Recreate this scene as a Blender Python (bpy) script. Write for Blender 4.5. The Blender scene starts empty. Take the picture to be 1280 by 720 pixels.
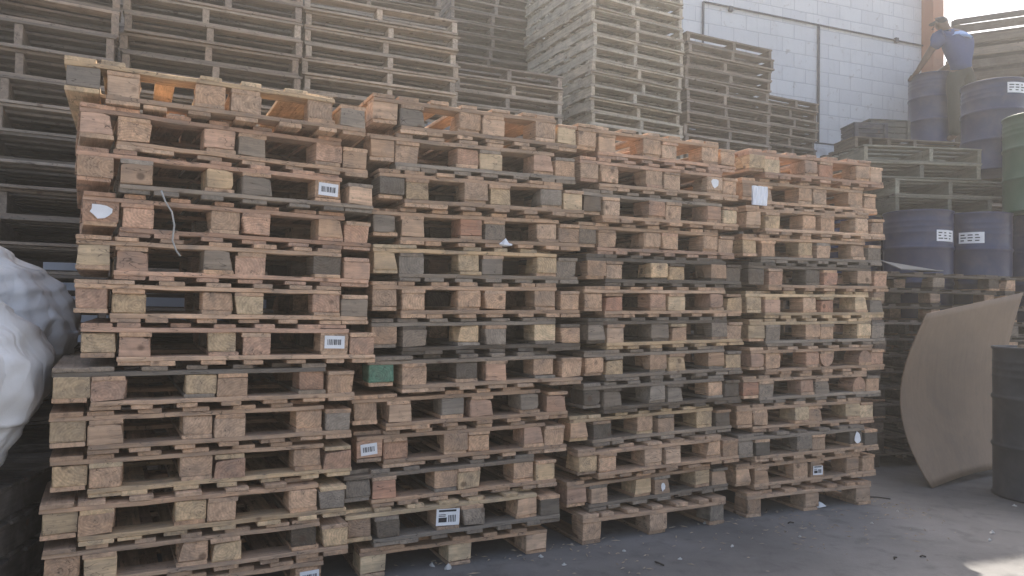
import bpy, math, random
from mathutils import Vector, Matrix, noise
R = random.Random(7)
rad = math.radians
sc = bpy.context.scene
col = sc.collection
H = 1.205

# ------------------------------------------------------------------ camera
cam_d = bpy.data.cameras.new('camera'); cam = bpy.data.objects.new('camera', cam_d); col.objects.link(cam)
sc.camera = cam
cam_d.sensor_width = 36; cam_d.lens = 26.0; cam_d.clip_end = 600; cam_d.clip_start = 0.05
cam.matrix_world = Matrix.Translation((0, 0, H)) @ Matrix.Rotation(rad(91.72), 4, 'X') @ Matrix.Rotation(rad(1.1), 4, 'Z')

# ------------------------------------------------------------------ helpers
class MB:
    """collects boards, blocks and tubes; build() links them as one mesh object"""
    def __init__(s): s.v = []; s.f = []; s.t = []; s.sm = []; s.mi = []; s.m = 0
    def add(s, vs, fs, tint=0.5, t2=None, smooth=False):
        b = len(s.v); s.v += [tuple(p) for p in vs]
        s.f += [tuple(i + b for i in f) for f in fs]
        if t2 is None: t2 = R.random()
        s.t += [(tint, t2, 0, 1)] * len(vs); s.sm += [smooth] * len(fs); s.mi += [s.m] * len(fs)
    def board(s, x0, x1, y0, y1, z0, z1, ax=0, c=.002, j=.001, n=4, tint=None, warp=0.0, bow=0.0):
        """sawn timber along axis ax with chamfered, slightly uneven edges"""
        lo = [x0, y0, z0]; hi = [x1, y1, z1]; a, b = [i for i in range(3) if i != ax]
        prof = []
        for (p, q) in ((0, c), (0, 1 - c), (c, 1), (1 - c, 1), (1, 1 - c), (1, c), (1 - c, 0), (c, 0)): prof.append((p, q))
        A0, A1, B0, B1 = lo[a], hi[a], lo[b], hi[b]; ca = min(c, (A1 - A0) * .3); cb = min(c, (B1 - B0) * .3)
        P = [(A0, B0 + cb), (A0, B1 - cb), (A0 + ca, B1), (A1 - ca, B1), (A1, B1 - cb), (A1, B0 + cb), (A1 - ca, B0), (A0 + ca, B0)]
        vs = []; L0, L1 = lo[ax], hi[ax]; ca2 = c
        st = [L0, L0 + ca2] + [L0 + ca2 + (L1 - L0 - 2 * ca2) * k / n for k in range(1, n)] + [L1 - ca2, L1]
        mA, mB = (A0 + A1) / 2, (B0 + B1) / 2
        for k, l in enumerate(st):
            endc = k in (0, len(st) - 1)
            t = (l - L0) / (L1 - L0)
            oa = R.uniform(-j, j); ob = R.uniform(-j, j) + warp * (t - .5) + bow * (1 - (2 * t - 1) ** 2)
            for (pa, pb) in P:
                if endc:
                    pa = pa + (ca2 if pa < mA else -ca2) * .8; pb = pb + (min(ca2, cb) if pb < mB else -min(ca2, cb)) * .8
                co = [0, 0, 0]; co[ax] = l + (R.uniform(-j, j) * 1.2)
                co[a] = pa + oa + R.uniform(-j, j) * .5; co[b] = pb + ob + R.uniform(-j, j) * .5
                vs.append(co)
        fs = []; m = len(st)
        flip = (ax == 1)
        for k in range(m - 1):
            for i in range(8):
                q = (k * 8 + i, k * 8 + (i + 1) % 8, (k + 1) * 8 + (i + 1) % 8, (k + 1) * 8 + i)
                fs.append(q if flip else q[::-1])
        e0 = tuple(range(8)); e1 = tuple(range((m - 1) * 8, m * 8))
        fs.append(e0[::-1] if flip else e0); fs.append(e1 if flip else e1[::-1])
        s.add(vs, fs, R.random() if tint is None else tint)
    def tube(s, pts, r, n=10, cap=True, smooth=True, tint=.5):
        vs = []; pts = [Vector(p) for p in pts]
        rr = r if isinstance(r, (list, tuple)) else [r] * len(pts)
        up = Vector((0, 0, 1))
        for k, p in enumerate(pts):
            d = (pts[min(k + 1, len(pts) - 1)] - pts[max(k - 1, 0)])
            d = d.normalized() if d.length > 1e-9 else up
            u = d.cross(Vector((.31, .2, .93)) if abs(d.z) < .9 else Vector((1, 0, 0))).normalized(); w = d.cross(u)
            for i in range(n):
                a = 2 * math.pi * i / n; vs.append(p + (u * math.cos(a) + w * math.sin(a)) * rr[k])
        fs = []
        for k in range(len(pts) - 1):
            for i in range(n):
                fs.append((k * n + i, k * n + (i + 1) % n, (k + 1) * n + (i + 1) % n, (k + 1) * n + i))
        if cap: fs += [tuple(range(n))[::-1], tuple(range((len(pts) - 1) * n, len(pts) * n))]
        s.add(vs, fs, tint, None, smooth)
    def lathe(s, prof, n=48, smooth=True, tint=.5, ox=0, oy=0):
        vs = []
        for (r, z) in prof:
            for i in range(n):
                a = 2 * math.pi * i / n; vs.append((ox + r * math.cos(a), oy + r * math.sin(a), z))
        fs = []
        for k in range(len(prof) - 1):
            for i in range(n):
                fs.append((k * n + i, k * n + (i + 1) % n, (k + 1) * n + (i + 1) % n, (k + 1) * n + i))
        fs += [tuple(range(n))[::-1], tuple(range((len(prof) - 1) * n, len(prof) * n))]
        s.add(vs, fs, tint, None, smooth)
    def mesh(s, name, *mats):
        me = bpy.data.meshes.new(name); me.from_pydata(s.v, [], s.f)
        for m in mats: me.materials.append(m)
        ca = me.color_attributes.new('tint', 'FLOAT_COLOR', 'POINT')
        ca.data.foreach_set('color', [c for t in s.t for c in t])
        me.polygons.foreach_set('use_smooth', s.sm); me.polygons.foreach_set('material_index', s.mi)
        me.update(); return me

def link(name, me, parent=None, loc=(0, 0, 0), rz=0, color=None):
    o = bpy.data.objects.new(name, me); col.objects.link(o)
    if parent: o.parent = parent
    o.location = loc
    if rz: o.rotation_euler[2] = rz
    if color: o.color = (*color, 1)
    return o
def empty(name, loc, rz=0):
    o = bpy.data.objects.new(name, None); col.objects.link(o); o.location = loc; o.rotation_euler[2] = rz
    o.empty_display_size = .1; return o
def tag(o, label=None, cat=None, group=None, kind=None):
    if label: o['label'] = label
    if cat: o['category'] = cat
    if group: o['group'] = group
    if kind: o['kind'] = kind
    return o

# ------------------------------------------------------------------ materials
class NT:
    def __init__(s, name):
        s.m = bpy.data.materials.new(name); s.m.use_nodes = True; s.n = s.m.node_tree.nodes; s.l = s.m.node_tree.links
        s.b = s.n['Principled BSDF']
    def add(s, t, **k):
        n = s.n.new(t)
        for a, v in k.items():
            if a.startswith('i_'): n.inputs[a[2:].replace('_', ' ')].default_value = v
            else: setattr(n, a, v)
        return n
    def L(s, a, b): s.l.new(a, b)
    def math(s, op, a, b=None, clamp=False):
        n = s.n.new('ShaderNodeMath'); n.operation = op; n.use_clamp = clamp
        for i, x in enumerate((a, b)):
            if x is None: continue
            if isinstance(x, (int, float)): n.inputs[i].default_value = x
            else: s.L(x, n.inputs[i])
        return n.outputs[0]
    def ramp(s, fac, stops):
        n = s.n.new('ShaderNodeValToRGB'); s.L(fac, n.inputs[0]); e = n.color_ramp.elements
        for i, (p, c) in enumerate(stops):
            x = e[i] if i < 2 else e.new(p)
            x.position = p; x.color = (c, c, c, 1) if isinstance(c, (int, float)) else (*c, 1)
        return n.outputs[0]
    def mix(s, a, b, f, mode='MIX'):
        n = s.n.new('ShaderNodeMix'); n.data_type = 'RGBA'; n.blend_type = mode
        for idx, x in ((6, a), (7, b)):
            if isinstance(x, tuple): n.inputs[idx].default_value = (*x, 1)
            else: s.L(x, n.inputs[idx])
        if isinstance(f, (int, float)): n.inputs[0].default_value = f
        else: s.L(f, n.inputs[0])
        return n.outputs[2]
    def noise(s, vec, scale, detail=4, rough=.55, dist=0):
        n = s.add('ShaderNodeTexNoise'); n.inputs['Scale'].default_value = scale; n.inputs['Detail'].default_value = detail
        n.inputs['Roughness'].default_value = rough; n.inputs['Distortion'].default_value = dist
        if vec: s.L(vec, n.inputs['Vector'])
        return n.outputs['Fac']
    def mapping(s, vec, scale):
        n = s.add('ShaderNodeMapping'); n.inputs['Scale'].default_value = scale; s.L(vec, n.inputs['Vector']); return n.outputs[0]
    def bump(s, h, strength, dist=.01):
        n = s.add('ShaderNodeBump'); n.inputs['Strength'].default_value = strength; n.inputs['Distance'].default_value = dist
        s.L(h, n.inputs['Height']); s.L(n.outputs[0], s.b.inputs['Normal'])

def wood(name, axis, rings=False, rough=.85, contrast=1.0):
    t = NT(name)
    tc = t.add('ShaderNodeTexCoord'); oi = t.add('ShaderNodeObjectInfo')
    at = t.add('ShaderNodeAttribute'); at.attribute_name = 'tint'
    sep = t.add('ShaderNodeSeparateColor'); t.L(at.outputs['Color'], sep.inputs[0])
    off = t.math('ADD', t.math('MULTIPLY', oi.outputs['Random'], 37.), t.math('MULTIPLY', sep.outputs[1], 19.))
    cx = t.add('ShaderNodeCombineXYZ'); t.L(off, cx.inputs[0]); t.L(t.math('MULTIPLY', off, 1.7), cx.inputs[1]); t.L(off, cx.inputs[2])
    va = t.add('ShaderNodeVectorMath'); va.operation = 'ADD'; t.L(tc.outputs['Object'], va.inputs[0]); t.L(cx.outputs[0], va.inputs[1])
    v = va.outputs[0]
    sc3 = [1., 1., 1.]; sc3[axis] = .07
    vg = t.mapping(v, tuple(sc3))
    fine = t.noise(vg, 220, 3, .6, .2)
    broad = t.noise(vg, 45, 3, .55, .6)
    stain = t.noise(v, 9, 5, .62, .3)
    blot = t.noise(v, 38, 4, .6)
    col0 = oi.outputs['Color']
    k = t.math('ADD', .72, t.math('MULTIPLY', sep.outputs[0], .5))            # board-to-board tone
    g = t.math('MULTIPLY', k, t.math('ADD', .42, t.math('MULTIPLY', broad, 1.12)))
    g = t.math('MULTIPLY', g, t.math('ADD', .78, t.math('MULTIPLY', fine, .44)))
    base = t.mix(col0, t.mix((1, 1, 1), (1, 1, 1), 0.), 0.)
    cg = t.add('ShaderNodeCombineColor'); t.L(g, cg.inputs[0]); t.L(g, cg.inputs[1]); t.L(g, cg.inputs[2])
    base = t.mix(col0, cg.outputs[0], 1., 'MULTIPLY')
    # weathered grey film and dark stains
    base = t.mix(base, (.17, .15, .13), t.math('MULTIPLY', t.ramp(stain, [(.45, 0.), (.72, 1.)]), .55 * contrast))
    base = t.mix(base, (.045, .038, .032), t.math('MULTIPLY', t.ramp(blot, [(.60, 0.), (.80, 1.)]), .55 * contrast))
    # knots
    vo = t.add('ShaderNodeTexVoronoi'); vo.inputs['Scale'].default_value = 7.; t.L(v, vo.inputs['Vector'])
    kn = t.ramp(vo.outputs['Distance'], [(.07, 1.), (.13, 0.)])
    base = t.mix(base, (.10, .06, .04), t.math('MULTIPLY', kn, .7))
    ck = t.noise(t.mapping(v, tuple(.25 if i_ == axis else 1. for i_ in range(3))), 26, 2, .5, .4)
    ckl = t.math('MULTIPLY', t.ramp(t.math('ABSOLUTE', t.math('SUBTRACT', ck, .56)), [(.0, 1.), (.009, 0.)]), t.ramp(stain, [(.42, 0.), (.5, 1.)]))
    base = t.mix(base, (.03, .022, .016), t.math('MULTIPLY', ckl, .75))
    h = t.math('ADD', t.math('MULTIPLY', fine, .5), t.math('SUBTRACT', t.math('MULTIPLY', broad, .7), t.math('MULTIPLY', ckl, .8)))
    if rings:
        c2 = t.add('ShaderNodeCombineXYZ'); t.L(t.math('MULTIPLY', t.math('SUBTRACT', oi.outputs['Random'], .5), .16), c2.inputs[0]); t.L(t.math('MULTIPLY', t.math('FRACT', t.math('MULTIPLY', oi.outputs['Random'], 7.3)), -.12), c2.inputs[2])
        vb = t.add('ShaderNodeVectorMath'); vb.operation = 'ADD'; t.L(tc.outputs['Object'], vb.inputs[0]); t.L(c2.outputs[0], vb.inputs[1])
        vm = t.mapping(vb.outputs[0], (1, .05, 1.15))
        wv = t.add('ShaderNodeTexWave'); wv.wave_type = 'RINGS'; wv.rings_direction = 'Y'
        wv.inputs['Scale'].default_value = 26.; wv.inputs['Distortion'].default_value = 3.2; wv.inputs['Detail'].default_value = 2
        wv.inputs['Detail Scale'].default_value = 1.2; t.L(vm, wv.inputs['Vector'])
        base = t.mix(base, t.mix(base, (.35, .3, .27), 1., 'MULTIPLY'), t.math('MULTIPLY', wv.outputs['Fac'], .2))
        h = t.math('ADD', h, t.math('MULTIPLY', wv.outputs['Fac'], .4))
    t.L(base, t.b.inputs['Base Color']); t.b.inputs['Roughness'].default_value = rough
    t.b.inputs['Specular IOR Level'].default_value = .25
    t.bump(h, .5, .004)
    return t.m
WX = wood('timber_grain_across', 0); WY = wood('timber_grain_deep', 1)
WBX = wood('block_side_grain', 0); WBY = wood('block_end_grain', 1, rings=True)

def plain(name, c, rough=.6, metal=0., nscale=12, var=.25, bump=.1, bdist=.003, spec=.5, dirt=None, dirtamt=.5):
    t = NT(name); tc = t.add('ShaderNodeTexCoord'); v = tc.outputs['Object']
    n1 = t.noise(v, nscale, 5, .6, .3); n2 = t.noise(v, nscale * 7, 3, .6)
    f = t.math('ADD', 1 - var, t.math('MULTIPLY', n1, 2 * var))
    cg = t.add('ShaderNodeCombineColor')
    for i in range(3): t.L(f, cg.inputs[i])
    base = t.mix(c, cg.outputs[0], 1., 'MULTIPLY')
    if dirt: base = t.mix(base, dirt, t.math('MULTIPLY', t.ramp(n1, [(.45, 0.), (.75, 1.)]), dirtamt))
    t.L(base, t.b.inputs['Base Color']); t.b.inputs['Roughness'].default_value = rough; t.b.inputs['Metallic'].default_value = metal
    t.b.inputs['Specular IOR Level'].default_value = spec
    t.bump(t.math('ADD', t.math('MULTIPLY', n1, .6), t.math('MULTIPLY', n2, .4)), bump, bdist)
    return t.m
PAPER = plain('white_paper', (.75, .75, .76), .7, bump=.05)
INK = plain('black_print', (.02, .02, .025), .7)

# ------------------------------------------------------------------ ground
def ground():
    t = NT('worn_concrete'); tc = t.add('ShaderNodeTexCoord'); v = tc.outputs['Object']
    a = t.noise(v, .7, 6, .6, .4); b = t.noise(v, 6, 6, .65, .3); c = t.noise(v, 60, 3, .6); d = t.noise(v, 260, 2, .6)
    base = t.mix((.10, .098, .096), (.195, .19, .186), t.ramp(a, [(.35, 0.), (.68, 1.)]))
    base = t.mix(base, (.07, .068, .068), t.math('MULTIPLY', t.ramp(b, [(.52, 0.), (.72, 1.)]), .6))
    base = t.mix(base, (.30, .29, .28), t.math('MULTIPLY', t.ramp(c, [(.62, 0.), (.78, 1.)]), .35))
    base = t.mix(base, (.03, .03, .03), t.math('MULTIPLY', t.ramp(d, [(.66, 0.), (.78, 1.)]), .5))
    vo = t.add('ShaderNodeTexVoronoi'); vo.feature = 'DISTANCE_TO_EDGE'; vo.inputs['Scale'].default_value = .55
    wn = t.add('ShaderNodeTexNoise'); wn.inputs['Scale'].default_value = 3; t.L(v, wn.inputs['Vector'])
    vm = t.add('ShaderNodeVectorMath'); vm.operation = 'MULTIPLY_ADD'; t.L(wn.outputs['Color'], vm.inputs[0]); vm.inputs[1].default_value = (.35, .35, .35); t.L(v, vm.inputs[2])
    t.L(vm.outputs[0], vo.inputs['Vector'])
    crack = t.ramp(vo.outputs['Distance'], [(.0, 1.), (.006, 0.)])
    base = t.mix(base, (.03, .03, .03), t.math('MULTIPLY', crack, .12))
    t.L(base, t.b.inputs['Base Color']); t.L(t.ramp(b, [(.3, .75), (.7, .95)]), t.b.inputs['Roughness']); t.b.inputs['Specular IOR Level'].default_value = .3
    h = t.math('ADD', t.math('MULTIPLY', b, .6), t.math('ADD', t.math('MULTIPLY', c, .3), t.math('MULTIPLY', d, .25)))
    t.bump(t.math('SUBTRACT', h, t.math('MULTIPLY', crack, .04)), .6, .012)
    m = MB(); m.add([(-300, -300, 0), (300, -300, 0), (300, 300, 0), (-300, 300, 0)], [(0, 1, 2, 3)])
    tag(link('ground', m.mesh('ground', t.m)), kind='structure')
ground()

# ------------------------------------------------------------------ block pallets
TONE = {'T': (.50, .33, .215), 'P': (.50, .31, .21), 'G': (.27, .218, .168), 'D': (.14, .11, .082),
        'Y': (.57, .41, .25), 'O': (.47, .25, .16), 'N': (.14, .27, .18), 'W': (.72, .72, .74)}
def tone(c, v=.12):
    k = 1 + R.uniform(-v, v); h = R.uniform(-.04, .04); b = TONE[c]
    return (b[0] * k * (1 + h), b[1] * k, b[2] * k * (1 - h))
BT = .018; SK = .017; BH = .079; TOTAL = BT * 2 + BH + SK        # .132
def block_mesh(w, d, mat):
    m = MB(); m.board(-w / 2, w / 2, -d / 2, d / 2, 0, BH, 0 if mat is WBX else 1, c=R.uniform(.002, .006), j=.0022, n=3)
    for _ in range(R.choice((0, 1, 1, 2))):          # a split-off corner
        cx, cy, cz = R.choice((-1, 1)) * w / 2, R.choice((-1, 1)) * d / 2, R.choice((0, BH)); q = R.uniform(.006, .018)
        m.v = [(x - math.copysign(q * R.uniform(.6, 1), cx), y, z - (q if cz else -q) * R.uniform(.3, .8)) if abs(x - cx) + abs(z - cz) < .02 and abs(y - cy) < d * .6 else (x, y, z) for (x, y, z) in m.v]
    return m.mesh('block', mat)
BLK = [block_mesh(R.uniform(.104, .119), R.uniform(.11, .135), (WBX, WBY, WBY)[i % 3]) for i in range(18)]
def round_block():
    m = MB(); pts = []
    vs = []; n = 14
    for y in (-.06, .06):
        for i in range(n):
            a = math.pi * i / (n - 1)
            vs.append((-.057 * math.cos(a) if False else -.057 + .114 * i / (n - 1), y, BH * (.25 + .75 * math.sin(a) ** .55) if i not in (0, n - 1) else BH * .25))
        vs += [(.057, y, 0), (-.057, y, 0)]
    k = n + 2
    fs = [tuple(range(k))[::1], tuple(range(k, 2 * k))[::-1]] + [(i, i + k, (i + 1) % k + k, (i + 1) % k) for i in range(k)]
    m.add(vs, fs); return m.mesh('block', WBY)
RBLK = round_block()
def deck_mesh(W, D):
    m = MB(); n = 7; xs = []
    for i in range(n):
        w = R.uniform(.072, .098) if 0 < i < n - 1 else R.uniform(.10, .13)
        c = (W * i / (n - 1)); c = min(max(c + R.uniform(-.012, .012), w / 2), W - w / 2)
        if i in (0, n - 1): c = w / 2 if i == 0 else W - w / 2
        y0 = R.uniform(-.006, .006); y1 = D + R.uniform(-.008, .008)
        if R.random() < .13: y0 += R.uniform(.02, .08)
        m.board(c - w / 2, c + w / 2, y0, y1, 0, BT - R.uniform(0, .002), 1, c=.0018, j=.0013, n=5)
    return m.mesh('deck', WY)
def stringer_mesh(W, w):
    m = MB(); a = R.uniform(-.004, .004)
    m.board(a, W + R.uniform(-.005, .005), -w / 2, w / 2, 0, BT, 0, c=.002, j=.0016, n=9, bow=R.uniform(-.002, .001)); return m.mesh('stringer_board', WX)
def skid_mesh(D, w):
    m = MB(); m.board(-w / 2, w / 2, R.uniform(-.004, .01), D, 0, SK, 1, c=.002, j=.0014, n=5); return m.mesh('skid_board', WY)
SETS = {}
def part_set(W, D):
    k = (W, D)
    if k not in SETS:
        SETS[k] = ([deck_mesh(W, D) for _ in range(6)], [stringer_mesh(W, .105) for _ in range(7)], [skid_mesh(D, .112) for _ in range(4)])
    return SETS[k]
def block_pallet(loc, rz, W, D, tn, bt, up=True, label='', group='', bh=None, skids=True, nm='block_pallet', mid=None):
    """tn tone of boards, bt tones of the three front blocks; loc = front left bottom corner"""
    root = empty(nm, loc, rz); tag(root, label, 'pallet', group)
    dk, sg, sk = part_set(W, D)
    inv = not up
    def put(name, me, x, y, z, t, c, r=0):
        # z measured in the upright pallet; an upside-down one is mirrored by turning it over about the x axis
        if inv:
            o = link(name, me, root, (x, D - y, TOTAL - z), 0, c); o.rotation_euler = (math.pi, 0, r)
        else:
            o = link(name, me, root, (x, y, z), r, c)
        return o
    z0 = SK
    yf = [.0525, D / 2, D - .0525]
    xb = [.058, W / 2 + (0 if mid is None else mid), W - .058]
    if inv: yf = yf[::-1]
    blocks = {}
    bt = ''.join('T' if (q == 'G' and R.random() < .35 and tn != 'B') else q for q in bt)
    for iy, y in enumerate(yf):
        for ix, x in enumerate(xb):
            c = bt[ix] if iy == 0 else R.choice('TGDGTP')  # inner blocks toned darker, painting shade into the pallet openings
            me = R.choice(BLK)
            if c in 'op': me = RBLK; c = c.upper()
            dx = R.uniform(-.005, .005); dx = abs(dx) if ix == 0 else (-abs(dx) if ix == 2 else dx)
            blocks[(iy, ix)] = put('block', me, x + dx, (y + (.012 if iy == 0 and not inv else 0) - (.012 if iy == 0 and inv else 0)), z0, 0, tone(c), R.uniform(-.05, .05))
        put('stringer_board', R.choice(sg), 0, y, z0 + BH, 0, tone(tn))
    for x in xb:
        if skids: put('skid_board', R.choice(sk), x, 0, 0, 0, tone(tn if R.random() < .6 else 'T'))
    put('deck', R.choice(dk), 0, 0, z0 + BH + BT, 0, tone(tn, .08))
    return root, blocks

def sticker(parent, x, z, w, h, kind='bar', tilt=0.):
    """paper label on the face of a front block, in pallet space"""
    m = MB(); m.add([(-w / 2, -.0012, -h / 2), (w / 2, -.0012, -h / 2), (w / 2, -.0012, h / 2), (-w / 2, -.0012, h / 2),
                     (-w / 2, 0, -h / 2), (w / 2, 0, -h / 2), (w / 2, 0, h / 2), (-w / 2, 0, h / 2)],
                    [(0, 1, 2, 3), (7, 6, 5, 4), (0, 4, 5, 1), (1, 5, 6, 2), (2, 6, 7, 3), (3, 7, 4, 0)])
    if kind == 'torn':
        m = MB(); n = 11; vs = []
        for y in (-.0014, 0):
            for i in range(n):
                a = 2 * math.pi * i / n; r = .5 * (1 + R.uniform(-.28, .12)) if y else None
                if y: rads = r; vs.append((w * rads * math.cos(a), y, h * rads * math.sin(a)))
        vs += [(a_, 0, c_) for (a_, b_, c_) in vs[:n]]
        m.add(vs, [tuple(range(n)), tuple(range(n, 2 * n))[::-1]] + [(i, i + n, (i + 1) % n + n, (i + 1) % n) for i in range(n)])
    o = link('paper_label', m.mesh('paper_label', PAPER), parent, (x, -.002, z)); o.rotation_euler = (0, tilt, 0)
    if kind == 'bar':
        b = MB(); xx = -w * .36
        while xx < w * .36:
            bw = R.choice((.0018, .003, .0045)); b.add([(xx, -.0022, -h * .22), (xx + bw, -.0022, -h * .22), (xx + bw, -.0022, h * .22), (xx, -.0022, h * .22),
                (xx, -.0012, -h * .22), (xx + bw, -.0012, -h * .22), (xx + bw, -.0012, h * .22), (xx, -.0012, h * .22)],
                [(0, 1, 2, 3), (0, 4, 5, 1), (1, 5, 6, 2), (2, 6, 7, 3), (3, 7, 4, 0)]); xx += bw + R.choice((.002, .004))
        link('barcode', b.mesh('barcode', INK), o)
    if kind == 'form':
        b = MB()
        def q(x0, x1, z0, z1): b.add([(x0 * w, -.0022, z0 * h), (x1 * w, -.0022, z0 * h), (x1 * w, -.0022, z1 * h), (x0 * w, -.0022, z1 * h),
              (x0 * w, -.0012, z0 * h), (x1 * w, -.0012, z0 * h), (x1 * w, -.0012, z1 * h), (x0 * w, -.0012, z1 * h)],
              [(0, 1, 2, 3), (0, 4, 5, 1), (1, 5, 6, 2), (2, 6, 7, 3), (3, 7, 4, 0)])
        q(-.4, .35, .33, .45); q(-.4, -.05, -.3, -.02)
        for i in range(5): q(.02 + i * .07, .055 + i * .07, -.3, .12)
        q(-.4, -.1, .05, .09); q(-.4, -.1, .14, .18)
        link('print', b.mesh('print', INK), o)
    return o

ORD = ['topmost', 'second', 'third', 'fourth', 'fifth', 'sixth', 'seventh', 'eighth', 'ninth', 'tenth', 'eleventh', 'twelfth', 'thirteenth', 'fourteenth', 'fifteenth',
       'sixteenth', 'seventeenth', 'eighteenth', 'nineteenth', 'twentieth', 'twenty first', 'twenty second', 'twenty third', 'twenty fourth', 'twenty fifth', 'twenty sixth', 'twenty seventh', 'twenty eighth', 'twenty ninth', 'thirtieth',
       'thirty first', 'thirty second', 'thirty third', 'thirty fourth', 'thirty fifth', 'thirty sixth', 'thirty seventh', 'thirty eighth', 'thirty ninth', 'fortieth', 'forty first', 'forty second', 'forty third', 'forty fourth']
STN = {1: 'leftmost', 2: 'second from left', 3: 'third from left', 4: 'rightmost'}
ADJ = {'T': 'tan', 'P': 'pinkish', 'G': 'greyed', 'D': 'darkened', 'Y': 'pale yellow'}
STK = {
 1: dict(P=(-1.624, 2.730), ang=28.5, W=1.01, ph=.168,
    A=[-.057, -.003, -.006, .022, -.001, .001, .038, -.057, -.052, -.047, -.071, -.049, -.045],
    B=[.084, .125, .14, .141, .134, .12, .128, .064, .047, .051, .027, .021],
    blk=['GGGTTG', 'PTPGPT', 'TGYGTG', 'PPTPTP', 'YPGPDP', 'PYTYPG', 'YPYPTP', 'YPYTPT', 'YTTTTG', 'YTTPTP', 'YTYGTG', 'GYGYDY', 'T.T.T.'],
    ta='YPPPTTPGTTTTT', tb='TTGPPTTTTYYT', yaw=[-1, 3, 1.5, 2, 0, -1, -2, 0, 0, 0, 0, 0, 0]),  # topmost upright pallet toned pale to stand for its sunlit edge
 2: dict(P=(-.635, 3.270), ang=25.6, W=.96, ph=.168,
    A=[-.008, -.005, .027, .013, .024, .015, .02, .003, -.062, -.034, -.079, -.074, -.011],
    B=[.127, .089, .153, .142, .131, .157, .165, .159, .098, .083, .027, .039],
    blk=['TGTTTY', 'TTPYPT', 'DYTYGY', 'GGOGTT', 'YGYGYG', 'TTTGTT', 'TGYGYG', 'NTDPTT', 'GTGPGP', 'PPTTPT', 'GOGYTY', 'TDGGTD', 'Y.Y.T.'],
    ta='TTTTYTGGTTGYT', tb='TGTTGTDTTTTG', yaw=[1.5, 0, 0, -1, 0, 0, 0, 0, 0, 0, 0, 0, 0]),
 3: dict(P=(.335, 3.750), ang=28.0, W=.99, ph=.168,
    A=[-.024, -.005, .013, .011, .05, .038, .059, .045, .041, -.022, .01, -.031, .047],
    B=[.114, .12, .139, .14, .175, .178, .186, .182, .173, .124, .142, .11],
    blk=['TTTTGG', 'TTTTTT', 'DTPTPY', 'GTTTTT', 'GGYYTD', 'TOPYPY', 'GTGGGT', 'TYTYTY', 'DGGGGD', 'TDTGYD', 'YTTTTT', 'PTYTYT', 'T.T.G.'],
    ta='TPGTDTDGGYTTT', tb='PTTPDTYGDGTG', yaw=[0, 0, .5, 0, 0, 0, 0, 0, 0, 0, 0, 0, 0]),
 4: dict(P=(1.380, 4.330), ang=23.4, W=1.02, ph=.168,
    A=[0, -.023, -.011, -.021, .023, .016, .034, .033, -.009, -.057, -.062, -.066, .001],
    B=[.124, .111, .141, .128, .171, .159, .156, .157, .118, .071, .061, .081],
    blk=['YYPOTT', 'TTTTTT', 'TYTTTT', 'YTYTTG', 'DPDOGP', 'YPTOYG', 'YGTGYG', 'PTPppP', 'OGPGpG', 'TTYTYY', 'GDGGDD', 'TTTTTT', 'T.T.T.'],
    ta='PTTTDYYTTTGTT', tb='PTTGTYGTGTTT', yaw=[0, 0, 0, 0, 0, 0, 0, 0, 0, 0, 0, 0, 0])}
GRP = 'block pallets in the four front stacks'
STICK = {(1, 3, 'A', 2): ('bar', .085, .055), (1, 4, 'A', 0): ('torn', .085, .055), (1, 7, 'A', 2): ('bar', .085, .055), (2, 10, 'A', 0): ('bar', .075, .05),
         (2, 12, 'A', 1): ('form', .115, .075), (3, 2, 'A', 2): ('torn', .06, .06), (4, 11, 'A', 2): ('torn', .055, .08), (4, 12, 'B', 1): ('form', .08, .055),
         (3, 12, 'B', 1): ('torn', .03, .05), (1, 13, 'A', 2): ('bar', .08, .05)}
SPECIAL = {(2, 8, 'A'): 'with a green painted left block', (2, 4, 'A'): 'with an orange middle block', (4, 8, 'A'): 'with rounded log blocks', (4, 2, 'A'): 'with a block wrapped in white plastic',
           (2, 11, 'B'): 'with an orange stained end block'}
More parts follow.
